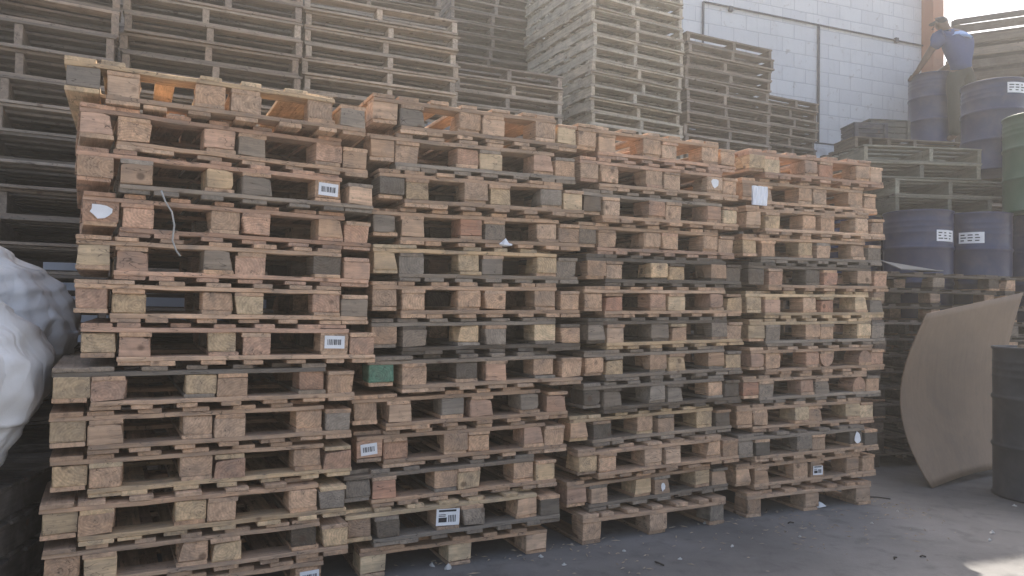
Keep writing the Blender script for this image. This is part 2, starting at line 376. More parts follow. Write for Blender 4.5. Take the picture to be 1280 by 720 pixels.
def build_front():
    for k, S in STK.items():
        a0 = S['ang']; d = Vector((math.cos(rad(a0)), math.sin(rad(a0)), 0)); nrm = Vector((-d.y, d.x, 0))
        P = Vector((*S['P'], 0)); W = S['W']; D = 1.0; ph = S['ph']; W -= .012; P += nrm * {1: 0., 2: .045, 3: .075, 4: .085}[k] + d * {1: .006, 2: .018, 3: .046, 4: .066}[k]; z0 = TOTAL * {1: 1.08, 2: 1.0, 3: 1.16, 4: 1.12}[k] + .001; ph = {1: .1642, 2: .1700, 3: .1690, 4: .1715}[k]; zs_ = ph / .168; tl = {1: 0., 2: -.02, 3: -.022, 4: -.02}[k]
        for r in range(1, 14):
            A = S['A'][r - 1]; yw = S['yaw'][r - 1] + R.uniform(-.5, .5)
            row = S['blk'][r - 1]
            dep = R.uniform(-.022, .022)
            if r == 13:
                loc = P + d * A + nrm * dep; z = 0.001
                nm = 'single upright' ; lab = '%s block pallet standing on the ground under the %s front stack' % (ADJ[S['ta'][12]], STN[k] + (' ' if False else ''))
                root, bl = block_pallet((loc.x, loc.y, z), rad(a0 + yw), W, D, S['ta'][12], row[::2], True, lab, GRP)
                root.scale = (1, 1, z0 / TOTAL - .01)
                halves = [('A', root)]
            else:
                zb = z0 + (12 - r) * ph
                B = S['B'][r - 1]; gap_ = max(0., .128 - (B - A)); A -= gap_ * .32; B += gap_ * .68 - .004; halves = []
                la = '%s upright block pallet, %s row down, %s front stack' % (ADJ[S['ta'][r - 1]], ORD[r - 1], STN[k])
                lb = '%s upside down block pallet, %s row down, %s front stack' % (ADJ[S['tb'][r - 1]], ORD[r - 1], STN[k])
                for hf in 'AB':
                    if (k, r, hf) in SPECIAL:
                        sp = 'pallet %s, %s row down, %s front stack' % (SPECIAL[(k, r, hf)], ORD[r - 1], STN[k])
                        if hf == 'A': la = sp
                        else: lb = sp
                loc = P + d * B + nrm * (dep + R.uniform(-.008, .008))
                rootb, blb = block_pallet((loc.x, loc.y, zb), rad(a0 + yw), W, D, S['tb'][r - 1], row[1::2], False, lb, GRP, mid=.0)
                rootb.location.z -= tl * 0; rootb.scale = (1, 1, zs_); rootb.rotation_euler = (0, tl, rootb.rotation_euler[2])
                loc = P + d * A + nrm * dep
                root, bl = block_pallet((loc.x, loc.y, zb + ph - (TOTAL + .0005) * zs_ + (-tl) * 0), rad(a0 + yw), W, D, S['ta'][r - 1], row[::2], True, la, GRP)
                root.scale = (1, 1, zs_); root.rotation_euler = (0, tl, root.rotation_euler[2])
                for q_, o_ in ((rootb, B), (root, A)): q_.location.z += -tl * (o_ + .08)
                halves = [('A', root), ('B', rootb)]
            for hf, ro in halves:
                for ix in range(3):
                    s = STICK.get((k, r, hf, ix))
                    if s:
                        x = [.058, W / 2, W - .058][ix]; z = SK + BH / 2 if hf == 'A' else TOTAL - SK - BH / 2
                        sticker(ro, x, z, s[1], s[2], s[0], R.uniform(-.12, .12))
build_front()

# ------------------------------------------------------------------ stringer pallets of the rear stacks
SH = .118
def stringer_parts(W, D, h):
    bt = .017; sh = h - 2 * bt - .001
    tops = []; bots = []; strs = []
    for _ in range(4):
        m = MB(); n = 7
        for i in range(n):
            w = R.uniform(.085, .105); y = w / 2 + (D - w) * i / (n - 1)
            m.board(R.uniform(-.008, .006), W + R.uniform(-.006, .008), y - w / 2, y + w / 2, h - bt, h - .001, 0, c=.0018, j=.0013, n=5)
        tops.append(m.mesh('top_deck', WX))
        m = MB()
        for i in range(4):
            w = R.uniform(.085, .105); y = w / 2 + (D - w) * i / 3
            m.board(R.uniform(-.006, .006), W + R.uniform(-.006, .006), y - w / 2, y + w / 2, 0, bt, 0, c=.0018, j=.0013, n=5)
        bots.append(m.mesh('bottom_deck', WX))
        m = MB(); m.board(-.019, .019, R.uniform(0, .004), D, bt, bt + sh, 1, c=.0018, j=.001, n=4); strs.append(m.mesh('stringer', WY))
    return tops, bots, strs
SS = {}
def stringer_pallet(loc, rz, W, D, h, tn, label, group):
    k = (W, D, h)
    if k not in SS: SS[k] = stringer_parts(W, D, h)
    tops, bots, strs = SS[k]
    root = tag(empty('stringer_pallet', loc, rz), label, 'pallet', group)
    link('top_deck', R.choice(tops), root, color=tone(tn)); link('bottom_deck', R.choice(bots), root, color=tone(tn))
    for x in (.025, W * R.uniform(.42, .58), W - .025):
        link('stringer', R.choice(strs), root, (x, .002, 0), 0, tone(tn))
    return root
TONE['K'] = (.06, .05, .042); TONE['R'] = (.275, .225, .18); TONE['S'] = (.38, .32, .25); TONE['L'] = (.46, .40, .31); TONE['B'] = (.24, .26, .28)  # L is paled to carry haze in the wood colour
MINOR = MB()
def minor_pallet(loc, rz, W, D, h):
    b0 = len(MINOR.v); bt = .017
    for i in range(6):
        w = .095; y = w / 2 + (D - w) * i / 5
        MINOR.board(R.uniform(-.01, .006), W + R.uniform(-.006, .01), y - w / 2, y + w / 2, h - bt, h - .001, 0, n=1)
        if i % 2 == 0 or i == 5: MINOR.board(0, W, y - w / 2, y + w / 2, .001, bt, 0, n=1)
    for x in (.02, W * R.uniform(.42, .58), W - .02): MINOR.board(x - .019, x + .019, .002, D - .002, bt + .0005, h - bt - .0005, 1, n=1)
    M = Matrix.Translation(loc) @ Matrix.Rotation(rz, 4, 'Z')
    for i in range(b0, len(MINOR.v)): MINOR.v[i] = tuple(M @ Vector(MINOR.v[i]))
def rear_stack(P, ang, W, D, h, n, name, tn='R', jit=.018, lean=0., z0=0.001, twist=1.3, hid=0, adj='grey', group='grey pallets in the tall rear stacks'):
    d = Vector((math.cos(rad(ang)), math.sin(rad(ang)), 0)); nr = Vector((-d.y, d.x, 0)); P = Vector((*P, 0))
    for i in range(n):
        q = P + d * R.uniform(-jit, jit) + nr * R.uniform(-jit, jit) + d * lean * i / n
        if i < hid: minor_pallet((q.x, q.y, z0 + i * h), rad(ang + R.uniform(-twist, twist)), W, D, h - .001); continue
        stringer_pallet((q.x, q.y, z0 + i * h), rad(ang + R.uniform(-twist, twist)), W, D, h - .001, R.choice(tn), '%s pallet, %s from top, %s' % (adj, ORD[n - 1 - i], name), group)
def block_stack(P, ang, W, D, n, name, tn='R', z0=0.001, adj='grey', group='block pallets in the rear stacks', bt='GTG', jit=.012):
    d = Vector((math.cos(rad(ang)), math.sin(rad(ang)), 0)); nr = Vector((-d.y, d.x, 0)); P = Vector((*P, 0))
    for i in range(n):
        q = P + d * R.uniform(-jit, jit) + nr * R.uniform(-jit, jit)
        bts = ''.join(R.choice(bt) for _ in range(3))
        block_pallet((q.x, q.y, z0 + i * (TOTAL + .001)), rad(ang + R.uniform(-1, 1)), W, D, R.choice(tn), bts, True, '%s block pallet, %s from top, %s' % (adj, ORD[n - 1 - i], name), group)
def ppx(x, Y, z=2.5):          # world x of pixel column x at depth Y and height z
    lo, hi = -12., 12.; M = cam.matrix_world.inverted()
    for _ in range(50):
        m = (lo + hi) / 2; q = M @ Vector((m, Y, z))
        if 640 + 924.4 * q.x / -q.z < x: lo = m
        else: hi = m
    return lo
def line(xl, Yl, xr, Yr, z=2.5):
    a = Vector((ppx(xl, Yl, z), Yl)); b = Vector((ppx(xr, Yr, z), Yr)); return (a.x, a.y), math.degrees(math.atan2(b.y - a.y, b.x - a.x)), (b - a).length
def rs(xl, Yl, xr, Yr, *a, **k):
    P, an, W = line(xl, Yl, xr, Yr); return rear_stack(P, an, round(W, 2), *a, **k)
rs(-155, 3.62, 145, 4.12, 1.1, .150, 22, 'rear stack at the far left edge', tn='RGGD', adj='brownish grey')
rs(150, 4.25, 376, 4.68, 1.1, .116, 28, 'rear stack behind the leftmost front stack', tn='RSG', adj='wide grey')
rs(-160, 4.95, 150, 5.35, 1.1, .141, 28, 'second row at the far left', tn='RG', adj='brownish grey', hid=28)
rs(153, 5.50, 362, 5.92, 1.1, .116, 35, 'second row behind the wide grey stack', tn='RG', adj='grey', hid=35)
P3, a3, W3 = line(378, 4.86, 571, 5.30)
block_stack(P3, a3, round(W3, 2), 1.1, 19, 'lower part of the third rear stack', tn='B', bt='B', adj='blue grey', group='block pallets in the rear stacks')
rear_stack(P3, a3, round(W3, 2), 1.1, .108, 7, 'upper part of the third rear stack', tn='S', adj='light brown', z0=.001 + 19 * .133)
rs(566, 5.95, 703, 6.30, 1.1, .115, 28, 'short rear stack left of the tallest stack', tn='RS', adj='thin grey', hid=17)
rs(737, 6.50, 852, 6.98, 1.25, .115, 39, 'tallest rear stack in the middle', tn='L', adj='pale tan', hid=16)  # paler board tone stands in for the haze over this stack
rs(560, 7.40, 668, 7.78, .8, .115, 42, 'stack hidden behind the short rear stack', tn='RG', adj='dim grey', hid=24)
rs(384, 6.05, 548, 6.42, 1.1, .116, 37, 'second row behind the third rear stack', tn='RG', hid=29, adj='dim')
rs(856, 7.10, 963, 7.58, 1.15, .113, 35, 'dark rear stack before the white wall', tn='RG', adj='dark grey', hid=18)
rs(955, 8.2, 1021, 8.55, 1.0, .108, 34, 'small far stack against the white wall', tn='G', adj='dull dark', hid=25)

# ------------------------------------------------------------------ white block wall
def wall():
    t = NT('white_painted_block'); tc = t.add('ShaderNodeTexCoord'); v = tc.outputs['Object']
    sx = t.add('ShaderNodeSeparateXYZ'); t.L(v, sx.inputs[0]); cb = t.add('ShaderNodeCombineXYZ'); t.L(sx.outputs[0], cb.inputs[0]); t.L(sx.outputs[2], cb.inputs[1])
    br = t.add('ShaderNodeTexBrick'); t.L(cb.outputs[0], br.inputs['Vector']); br.inputs['Scale'].default_value = 1.; br.inputs['Brick Width'].default_value = .41; br.inputs['Row Height'].default_value = .205
    br.inputs['Mortar Size'].default_value = .008; br.inputs['Mortar Smooth'].default_value = .4; br.inputs['Color1'].default_value = (.68, .68, .68, 1); br.inputs['Color2'].default_value = (.61, .61, .62, 1); br.inputs['Mortar'].default_value = (.53, .53, .55, 1)
    n1 = t.noise(v, 1.2, 6, .65, .5); n2 = t.noise(v, 8, 5, .7, .4); n3 = t.noise(t.mapping(v, (3, 3, .35)), 5, 4, .6)
    base = t.mix(br.outputs['Color'], (.50, .50, .51), t.math('MULTIPLY', t.ramp(n1, [(.5, 0.), (.75, 1.)]), .5))
    base = t.mix(base, (.40, .36, .33), t.math('MULTIPLY', t.ramp(n2, [(.60, 0.), (.70, 1.)]), .7))
    base = t.mix(base, (.45, .44, .43), t.math('MULTIPLY', t.ramp(n3, [(.55, 0.), (.8, 1.)]), .4))
    t.L(base, t.b.inputs['Base Color']); t.b.inputs['Roughness'].default_value = .85
    t.bump(t.math('ADD', t.math('MULTIPLY', br.outputs['Fac'], -.8), t.math('MULTIPLY', n2, .5)), .7, .012)
    beam = plain('chipped_painted_concrete', (.66, .67, .70), .85, nscale=5, var=.2, bump=.6, bdist=.01, dirt=(.30, .27, .25), dirtamt=.8)
    blue = plain('bluish_lower_paint', (.55, .58, .64), .8, nscale=3, var=.1, bump=.3, dirt=(.42, .42, .45), dirtamt=.5)
    pipe = plain('dark_conduit', (.08, .08, .09), .5); rust = plain('rusty_patch', (.28, .16, .10), .9, nscale=30)
    Yw = lambda X: 8.93 + .367 * X
    an = math.atan(.367); xe = 6.24; E0 = Vector((xe, Yw(xe), 0)); L = 17.
    w = tag(empty('block_wall', (E0.x, E0.y, 0), an), 'long white painted concrete block wall with dark conduits behind the stacks', 'wall')
    # local x runs 0 (right end) to -L (left), front face y=0 facing the yard
    hb = 8.4
    m = MB(); m.add([(-L, 0, 3.62), (0, 0, 3.62), (0, 0, hb), (-L, 0, hb), (-L, .2, 3.62), (0, .2, 3.62), (0, .2, hb), (-L, .2, hb)], [(0, 1, 2, 3), (1, 5, 6, 2), (5, 4, 7, 6), (4, 0, 3, 7), (3, 2, 6, 7), (0, 4, 5, 1)])
    link('upper_wall', m.mesh('upper_wall', t.m), w)
    m = MB(); m.add([(-L, .06, 0), (0, .06, 0), (0, .06, 3.40), (-L, .06, 3.40), (-L, .2, 0), (0, .2, 0), (0, .2, 3.40), (-L, .2, 3.40)], [(0, 1, 2, 3), (1, 5, 6, 2), (5, 4, 7, 6), (4, 0, 3, 7), (3, 2, 6, 7), (0, 4, 5, 1)])
    link('lower_wall', m.mesh('lower_wall', blue), w)
    m = MB(); m.board(-L, 0, -.05, .2, 3.402, 3.618, 0, c=.008, j=.006, n=60); link('concrete_beam', m.mesh('concrete_beam', beam), w)
    return w, pipe, rust
W_, PIPE, RUST = wall()
def wallpt(x, y):      # local point on the wall front for a pixel
    M = cam.matrix_world; d = (M.to_3x3() @ Vector(((x - 640) / 924.4, (360 - y) / 924.4, -1)))
    # plane Y = 8.93 + .367 X
    tt = 8.93 / (d.y - .367 * d.x); p = M.translation + d * tt
    bpy.context.view_layer.update()
    return W_.matrix_world.inverted() @ p
a = wallpt(878, 3); b = wallpt(1153, 58); c = wallpt(955, 112); d_ = wallpt(1137, 141)
zt = (a.z + b.z) / 2; zb = (c.z + d_.z) / 2
print('WALL', a, b, c, d_)
def conduit(p, q, r=.013):
    m = MB(); m.tube([p, q], r, 8); link('conduit', m.mesh('conduit', PIPE), W_)
conduit((a.x, -.022, a.z), (b.x, -.022, b.z)); conduit((c.x - 3, -.055 - .02, 3.66), (-.02, -.055 - .02, 3.66), .012)
x1 = wallpt(1022, 80).x; conduit((x1, -.02, 3.68), (x1, -.02, wallpt(1023, 32).z), .018)
x2 = wallpt(878, 15).x; conduit((x2, -.02, 3.68), (x2, -.02, a.z), .016)
for (px, py) in ((1119, 51), (912, 12)):
    p = wallpt(px, py); m = MB(); m.board(p.x - .03, p.x + .03, -.045, -.002, p.z - .035, p.z + .035, 0, n=1); link('junction_box', m.mesh('junction_box', PIPE), W_)
# column at wall end
COLM = plain('rust_orange_paint', (.42, .19, .11), .7, nscale=6, var=.25, bump=.3, dirt=(.28, .14, .10), dirtamt=.6)
m = MB(); m.board(-.11, .11, -.11, .11, 0, 7.0, 2, c=.006, j=.002, n=8)
o = tag(link('steel_column', m.mesh('steel_column', COLM), None, (ppx(1163, 11.2, 4.5), 11.15, 0.0), rad(20)), 'tall rusty orange steel column at the right end of the white wall', 'column')

# ------------------------------------------------------------------ drums
BLUE = plain('dark_blue_drum_paint', (.020, .028, .080), .36, nscale=5, var=.3, bump=.25, bdist=.008, dirt=(.10, .085, .08), dirtamt=.5)
GREEN = plain('green_drum_paint', (.045, .10, .055), .42, nscale=5, var=.25, bump=.12, bdist=.004, dirt=(.09, .10, .08), dirtamt=.35)
BLACKP = plain('blackish_drum_paint', (.016, .021, .03), .5, nscale=5, var=.25, bump=.15, bdist=.004, dirt=(.08, .085, .09), dirtamt=.4)
STEEL = plain('bung_steel', (.35, .35, .36), .4, metal=.8)
def drum(loc, rz, mat, label, group=None, labels=(), r=.285, h=.87, name='steel_drum'):
    root = tag(empty(name, loc, rz), label, 'drum', group)
    rib = .009
    pf = [(r - .004, 0), (r + .006, .004), (r + .006, .016), (r - .002, .022)]
    for zc in (h * .34, h * .66):
        pf += [(r - .001, zc - .022), (r + rib * .4, zc - .014), (r + rib, zc - .004), (r + rib, zc + .004), (r + rib * .4, zc + .014), (r - .001, zc + .022)]
    for zc in (.80, .85, .90): pf += [(r, h * zc - .008), (r + .003, h * zc), (r, h * zc + .008)]
    pf += [(r - .002, h - .022), (r + .006, h - .016), (r + .007, h - .002), (r + .002, h + .001), (r - .006, h - .002), (r - .008, h - .018)]
    m = MB(); m.lathe(pf, 56); link('drum_shell', m.mesh('drum_shell', mat), root)
    m = MB(); m.lathe([(.03, h - .017), (.034, h - .006), (.026, h - .002)], 16, ox=r * .68); link('bung', m.mesh('bung', STEEL), root)
    m = MB(); m.lathe([(.018, h - .017), (.02, h - .008), (.016, h - .004)], 16, ox=-r * .68); link('bung', m.mesh('bung', STEEL), root)
    for (az, z0, z1, wdt, kind) in labels:      # az: angle (deg) from the drum's -y direction
        n = 8; m = MB(); vs = []; half = wdt / 2 / r
        for rr in (r + .0035, r + .002):
            for i in range(n + 1):
                a = rad(-90 + az) - half + 2 * half * i / n
                vs += [(rr * math.cos(a), rr * math.sin(a), z0), (rr * math.cos(a), rr * math.sin(a), z1)]
        N = 2 * (n + 1); fs = []
        for i in range(n): fs += [(2 * i, 2 * i + 2, 2 * i + 3, 2 * i + 1), (N + 2 * i + 1, N + 2 * i + 3, N + 2 * i + 2, N + 2 * i), (2 * i, N + 2 * i, N + 2 * i + 2, 2 * i + 2), (2 * i + 1, 2 * i + 3, N + 2 * i + 3, N + 2 * i + 1)]
        m.add(vs, fs); lb = link('paper_label', m.mesh('paper_label', PAPER), root)
        if kind:
            b = MB()
            for row in range(3):
                zz = z0 + (z1 - z0) * (.2 + .25 * row); hh = (z1 - z0) * (.10 if kind == 1 else .06)
                for j in range(3):
                    a0 = rad(-90 + az) - half * .85 + 1.7 * half * (j / 3.); a1 = a0 + 1.7 * half * R.uniform(.12, .28)
                    rr = r + .0042
                    b.add([(rr * math.cos(a0), rr * math.sin(a0), zz), (rr * math.cos(a1), rr * math.sin(a1), zz), (rr * math.cos(a1), rr * math.sin(a1), zz + hh), (rr * math.cos(a0), rr * math.sin(a0), zz + hh)], [(0, 1, 2, 3)])
            link('print', b.mesh('print', INK), lb)
    return root
def zpx(y, Y, x):      # height of pixel (x,y) at depth Y
    M = cam.matrix_world; d = (M.to_3x3() @ Vector(((x - 640) / 924.4, (360 - y) / 924.4, -1))); return H + d.z * Y / d.y

# support stacks of pallets under the drums (yard pallets, mostly hidden)
YD = 6.75
ztop = zpx(262, YD - .285, 1200); n_sup = int((ztop - .87) / .118); zs = n_sup * .118 + .001
print('drum tops', ztop, 'support', zs)
Xd = ppx(1147, YD, 1.8)
for i, px in enumerate((0, 1)):
    pass
rear_stack((Xd - .35, YD - .42), 8, 1.22, 1.1, .118, n_sup, 'under the left blue drums', tn='GD', adj='dark', hid=99, group='pallets carrying the drums', z0=.001)
rear_stack((Xd + .90, YD - .28), 8, 1.22, 1.1, .118, n_sup, 'under the right blue drums', tn='GD', adj='dark', hid=99, group='pallets carrying the drums', z0=.001)
G2 = 'blue drums in the middle tier'
hd = ztop - zs - .0
ca, sa = math.cos(rad(8)), math.sin(rad(8))
def dpos(k, dy=0): return (Xd + k * .59 * ca - dy * sa, YD + k * .59 * sa + dy * ca, zs + .002)
drum(dpos(0), 0, BLUE, 'blue steel drum with white label, just right of the front pallet stacks', G2, [(22, .70, .80, .2, 1)], h=hd)
drum(dpos(1), .4, BLUE, 'blue steel drum second of the middle tier, label at its left edge', G2, [(-62, .70, .80, .2, 1)], h=hd)
drum(dpos(2), .9, BLUE, 'blue steel drum with two white labels at the right edge', G2, [(-55, .70, .80, .2, 1), (-48, .34, .56, .26, 0)], h=hd)
drum(dpos(-.55, .56), .2, BLUE, 'blue steel drum half hidden behind the front stack, back row', G2, h=hd)
drum(dpos(.45, .53), .5, BLUE, 'blue steel drum in the back row behind the labelled drums', G2, h=hd)
drum(dpos(1.5, .56), .7, BLUE, 'blue steel drum in the back row at the right', G2, h=hd)

# weathered thick pallets lying on the drums
TONE['E'] = (.20, .19, .145); TONE['F'] = (.25, .235, .18)
zt6 = zs + hd + .006
def low_stack():
    a = 4; P = Vector((ppx(1062, 7.0, 2.7), 6.72)); d = Vector((math.cos(rad(a)), math.sin(rad(a))))
    spec = [(0.30, .95, .155, 'lowest'), (0.30, 1.22, .155, 'second lowest'), (.02, 1.10, .15, 'second highest'), (0.0, 1.15, .15, 'highest')]
    z = zt6
    for i, (dx, W, h, nm) in enumerate(spec):
        q = P + d * dx
        stringer_pallet((q.x, q.y, z), rad(a + R.uniform(-2, 2)), W, 1.1, h, 'EF'[i % 2], 'mossy grey pallet, %s of the four lying on the blue drums' % nm, 'mossy pallets on the drums'); z += h + .002
    return z, P
z6, P6 = low_stack()
print('z6', z6, 'want', zpx(182, 6.8, 1120))
# upper blue drum and the green drum
Yb = 7.2; zb_ = zpx(210, Yb - .28, 1240); 
drum((ppx(1243, Yb, 3), Yb, zb_), 0, BLUE, 'large blue steel drum with white labels high on the pile, behind the green drum', None, [(8, .72, .82, .20, 1), (50, .58, .82, .22, 0), (50, .36, .5, .2, 0)])
m = MB()
Yg = 6.74; zg = zs + hd + .002
drum((ppx(1300, Yg-.12, 2.7), Yg - .12, zg), 0, GREEN, 'green steel drum standing on the blue drums at the right edge', None)
# pallet under the upper blue drum
q = (ppx(1205, 7.0, 2.5) - .15, 6.73)
# platform stack behind, on which the worker stands
zf = zpx(178, 8.75, 1190)
nP = int(zf / .118); print('platform', zf, nP)
rear_stack((ppx(1085, 8.7, 3.2), 8.55), 8, 1.22, 1.3, zf / nP, nP, 'stack under the worker', tn='GE', adj='dark', hid=nP - 4, group='pallets carrying the worker')
rear_stack((ppx(1085, 8.7, 3.2) + 1.27, 8.73), 8, 1.22, 1.3, zf / nP, nP, 'stack right of the worker', tn='GE', adj='dark', hid=nP - 4, group='pallets carrying the worker')
Yh = 9.0
drum((ppx(1164, Yh, 3.6), Yh, zf + .002), .3, BLUE, 'blue steel drum the worker leans on, standing high on the pile', None, h=.86, r=.25)
# dark wooden crates at the left of that drum
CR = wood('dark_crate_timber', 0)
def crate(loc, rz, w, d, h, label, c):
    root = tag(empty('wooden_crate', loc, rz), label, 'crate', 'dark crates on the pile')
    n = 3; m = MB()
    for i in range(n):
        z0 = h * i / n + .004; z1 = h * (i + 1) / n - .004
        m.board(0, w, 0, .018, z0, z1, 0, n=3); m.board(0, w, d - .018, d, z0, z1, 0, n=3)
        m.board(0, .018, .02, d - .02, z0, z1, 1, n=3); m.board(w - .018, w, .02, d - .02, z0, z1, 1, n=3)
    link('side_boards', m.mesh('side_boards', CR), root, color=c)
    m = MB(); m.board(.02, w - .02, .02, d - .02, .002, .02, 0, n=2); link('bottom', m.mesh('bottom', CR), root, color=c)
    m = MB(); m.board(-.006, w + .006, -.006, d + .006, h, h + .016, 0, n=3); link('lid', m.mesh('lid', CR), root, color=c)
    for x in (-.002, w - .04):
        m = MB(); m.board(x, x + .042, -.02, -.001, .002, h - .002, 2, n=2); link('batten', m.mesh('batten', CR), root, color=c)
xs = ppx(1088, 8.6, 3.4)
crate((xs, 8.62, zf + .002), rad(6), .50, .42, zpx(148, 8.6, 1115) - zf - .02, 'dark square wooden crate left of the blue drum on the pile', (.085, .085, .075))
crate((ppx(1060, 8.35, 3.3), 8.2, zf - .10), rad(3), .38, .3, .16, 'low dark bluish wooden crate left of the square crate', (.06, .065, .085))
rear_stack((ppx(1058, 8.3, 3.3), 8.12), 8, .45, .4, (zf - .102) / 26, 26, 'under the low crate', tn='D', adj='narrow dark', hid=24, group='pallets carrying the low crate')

# ------------------------------------------------------------------ tall slatted rack behind the worker
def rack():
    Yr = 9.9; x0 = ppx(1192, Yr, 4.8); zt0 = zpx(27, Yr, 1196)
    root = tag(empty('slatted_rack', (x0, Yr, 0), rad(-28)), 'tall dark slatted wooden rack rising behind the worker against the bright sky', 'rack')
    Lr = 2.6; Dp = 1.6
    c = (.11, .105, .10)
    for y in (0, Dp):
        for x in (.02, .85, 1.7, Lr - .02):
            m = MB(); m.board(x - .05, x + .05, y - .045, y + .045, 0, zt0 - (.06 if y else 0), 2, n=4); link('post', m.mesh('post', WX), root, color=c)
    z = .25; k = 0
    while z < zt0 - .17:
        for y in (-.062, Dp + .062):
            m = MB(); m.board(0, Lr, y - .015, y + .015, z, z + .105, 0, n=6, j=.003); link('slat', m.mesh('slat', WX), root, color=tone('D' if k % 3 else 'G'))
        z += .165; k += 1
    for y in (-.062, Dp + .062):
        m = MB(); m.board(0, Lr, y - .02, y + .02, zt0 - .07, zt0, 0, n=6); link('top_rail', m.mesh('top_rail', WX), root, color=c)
    # boards added inside to darken the gaps between the slats
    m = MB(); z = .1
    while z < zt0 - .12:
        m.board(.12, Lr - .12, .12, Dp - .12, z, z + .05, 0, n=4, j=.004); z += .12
    link('infill_boards', m.mesh('infill_boards', WX), root, color=(.08, .07, .06))
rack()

# ------------------------------------------------------------------ dark pallets behind the plywood
P5 = (ppx(1090, 5.95, 1.4), 5.95)
z5 = zpx(339, 5.95, 1115)
n5 = 12
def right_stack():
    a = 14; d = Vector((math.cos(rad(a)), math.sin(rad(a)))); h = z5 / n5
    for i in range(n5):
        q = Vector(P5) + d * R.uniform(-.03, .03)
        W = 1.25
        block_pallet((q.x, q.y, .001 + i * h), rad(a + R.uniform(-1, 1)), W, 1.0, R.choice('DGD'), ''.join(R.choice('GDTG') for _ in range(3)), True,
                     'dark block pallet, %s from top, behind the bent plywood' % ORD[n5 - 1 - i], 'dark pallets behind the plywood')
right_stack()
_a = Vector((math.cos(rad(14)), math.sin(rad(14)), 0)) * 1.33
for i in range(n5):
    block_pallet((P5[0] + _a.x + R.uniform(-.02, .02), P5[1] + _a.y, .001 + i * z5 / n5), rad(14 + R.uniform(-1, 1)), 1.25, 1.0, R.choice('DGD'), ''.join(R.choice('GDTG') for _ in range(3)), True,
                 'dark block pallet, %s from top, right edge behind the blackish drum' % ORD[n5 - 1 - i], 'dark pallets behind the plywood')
# loose thin board on top
m = MB(); m.add([(0, 0, 0), (.42, .05, 0), (.40, .30, .0), (.02, .33, .10), (0, 0, .008), (.42, .05, .008), (.40, .30, .008), (.02, .33, .108)],
                [(3, 2, 1, 0), (4, 5, 6, 7), (0, 1, 5, 4), (1, 2, 6, 5), (2, 3, 7, 6), (3, 0, 4, 7)])
GB = plain('grey_thin_board', (.22, .21, .19), .8)
tag(link('thin_board', m.mesh('thin_board', GB), None, (ppx(1122, 6.05, 1.5), 6.0, z5 + .018), rad(8)), 'thin grey scrap board tilted on the dark pallets before the blue drums', 'board')

# ------------------------------------------------------------------ bent plywood sheet
def plywood():
    t = NT('old_plywood'); tc = t.add('ShaderNodeTexCoord'); v = tc.outputs['Object']
    g = t.noise(t.mapping(v, (1, 1, .12)), 40, 4, .6, .4); n = t.noise(v, 2.2, 5, .6, .8); n2 = t.noise(v, 14, 4, .6)
    base = t.mix((.22, .15, .10), (.30, .215, .145), g)
    base = t.mix(base, (.13, .10, .08), t.math('MULTIPLY', t.ramp(n, [(.40, 0.), (.70, 1.)]), .45))
    base = t.mix(base, (.17, .14, .11), t.math('MULTIPLY', t.ramp(n2, [(.6, 0.), (.8, 1.)]), .4))
    t.L(base, t.b.inputs['Base Color']); t.b.inputs['Roughness'].default_value = .7; t.bump(g, .15, .003)
    bl = Vector((ppx(1166, 5.28, 0), 5.28, .004)); br = Vector((ppx(1262, 5.86, 0), 5.86, .004))
    tl = Vector((ppx(1160, 5.42, 1.2), 5.42, zpx(392, 5.42, 1160))); tr = Vector((ppx(1279, 5.92, 1.4), 5.92, zpx(366, 5.92, 1279)))
    nb = Vector((-.72, .60, 0)).normalized(); NU, NV = 18, 24; vs = []
    for s in (0, 1):
        for j in range(NV + 1):
            v_ = j / NV
            for i in range(NU + 1):
                u = i / NU
                p = (bl * (1 - u) + br * u) * (1 - v_) + (tl * (1 - u) + tr * u) * v_
                bow = math.sin(math.pi * v_ ** .92) * (.19 - .10 * u)
                p = p + nb * bow + Vector((0, 0, 1)) * (.05 * math.sin(u * 2.4) * (1 - v_)) + nb * s * .012
                vs.append(p - bl)
    N = (NU + 1) * (NV + 1); fs = []
    ix = lambda i, j, s: s * N + j * (NU + 1) + i
    for j in range(NV):
        for i in range(NU):
            fs.append((ix(i, j, 0), ix(i + 1, j, 0), ix(i + 1, j + 1, 0), ix(i, j + 1, 0)))
            fs.append((ix(i, j + 1, 1), ix(i + 1, j + 1, 1), ix(i + 1, j, 1), ix(i, j, 1)))
    for i in range(NU):
        fs.append((ix(i, 0, 1), ix(i + 1, 0, 1), ix(i + 1, 0, 0), ix(i, 0, 0))); fs.append((ix(i, NV, 0), ix(i + 1, NV, 0), ix(i + 1, NV, 1), ix(i, NV, 1)))
    for j in range(NV):
        fs.append((ix(0, j, 0), ix(0, j + 1, 0), ix(0, j + 1, 1), ix(0, j, 1))); fs.append((ix(NU, j, 1), ix(NU, j + 1, 1), ix(NU, j + 1, 0), ix(NU, j, 0)))
    m = MB(); m.add(vs, fs, .5, .3, True)
    o = link('plywood_sheet', m.mesh('plywood_sheet', t.m), None, bl)
    tag(o, 'large bent brown plywood sheet leaning upright against the dark pallets at right', 'plywood')
plywood()
# dark drum at right edge with a splintered board on it
Yk = 5.05; zk = zpx(436, Yk - .29, 1262)
drum((ppx(1308, Yk, .5), Yk, 0.002), 1.2, BLACKP, 'blackish drum standing on the ground at the right edge before the plywood', None, h=zk, r=.31)
m = MB(); m.board(-.22, .3, -.05, .05, 0, .018, 0, n=6, j=.004)
tag(link('broken_board', m.mesh('broken_board', WX), None, (ppx(1300, Yk, 1.), Yk - .16, zk + .003), rad(-8), TONE['G']), 'short splintered board lying on the blackish drum', 'board')

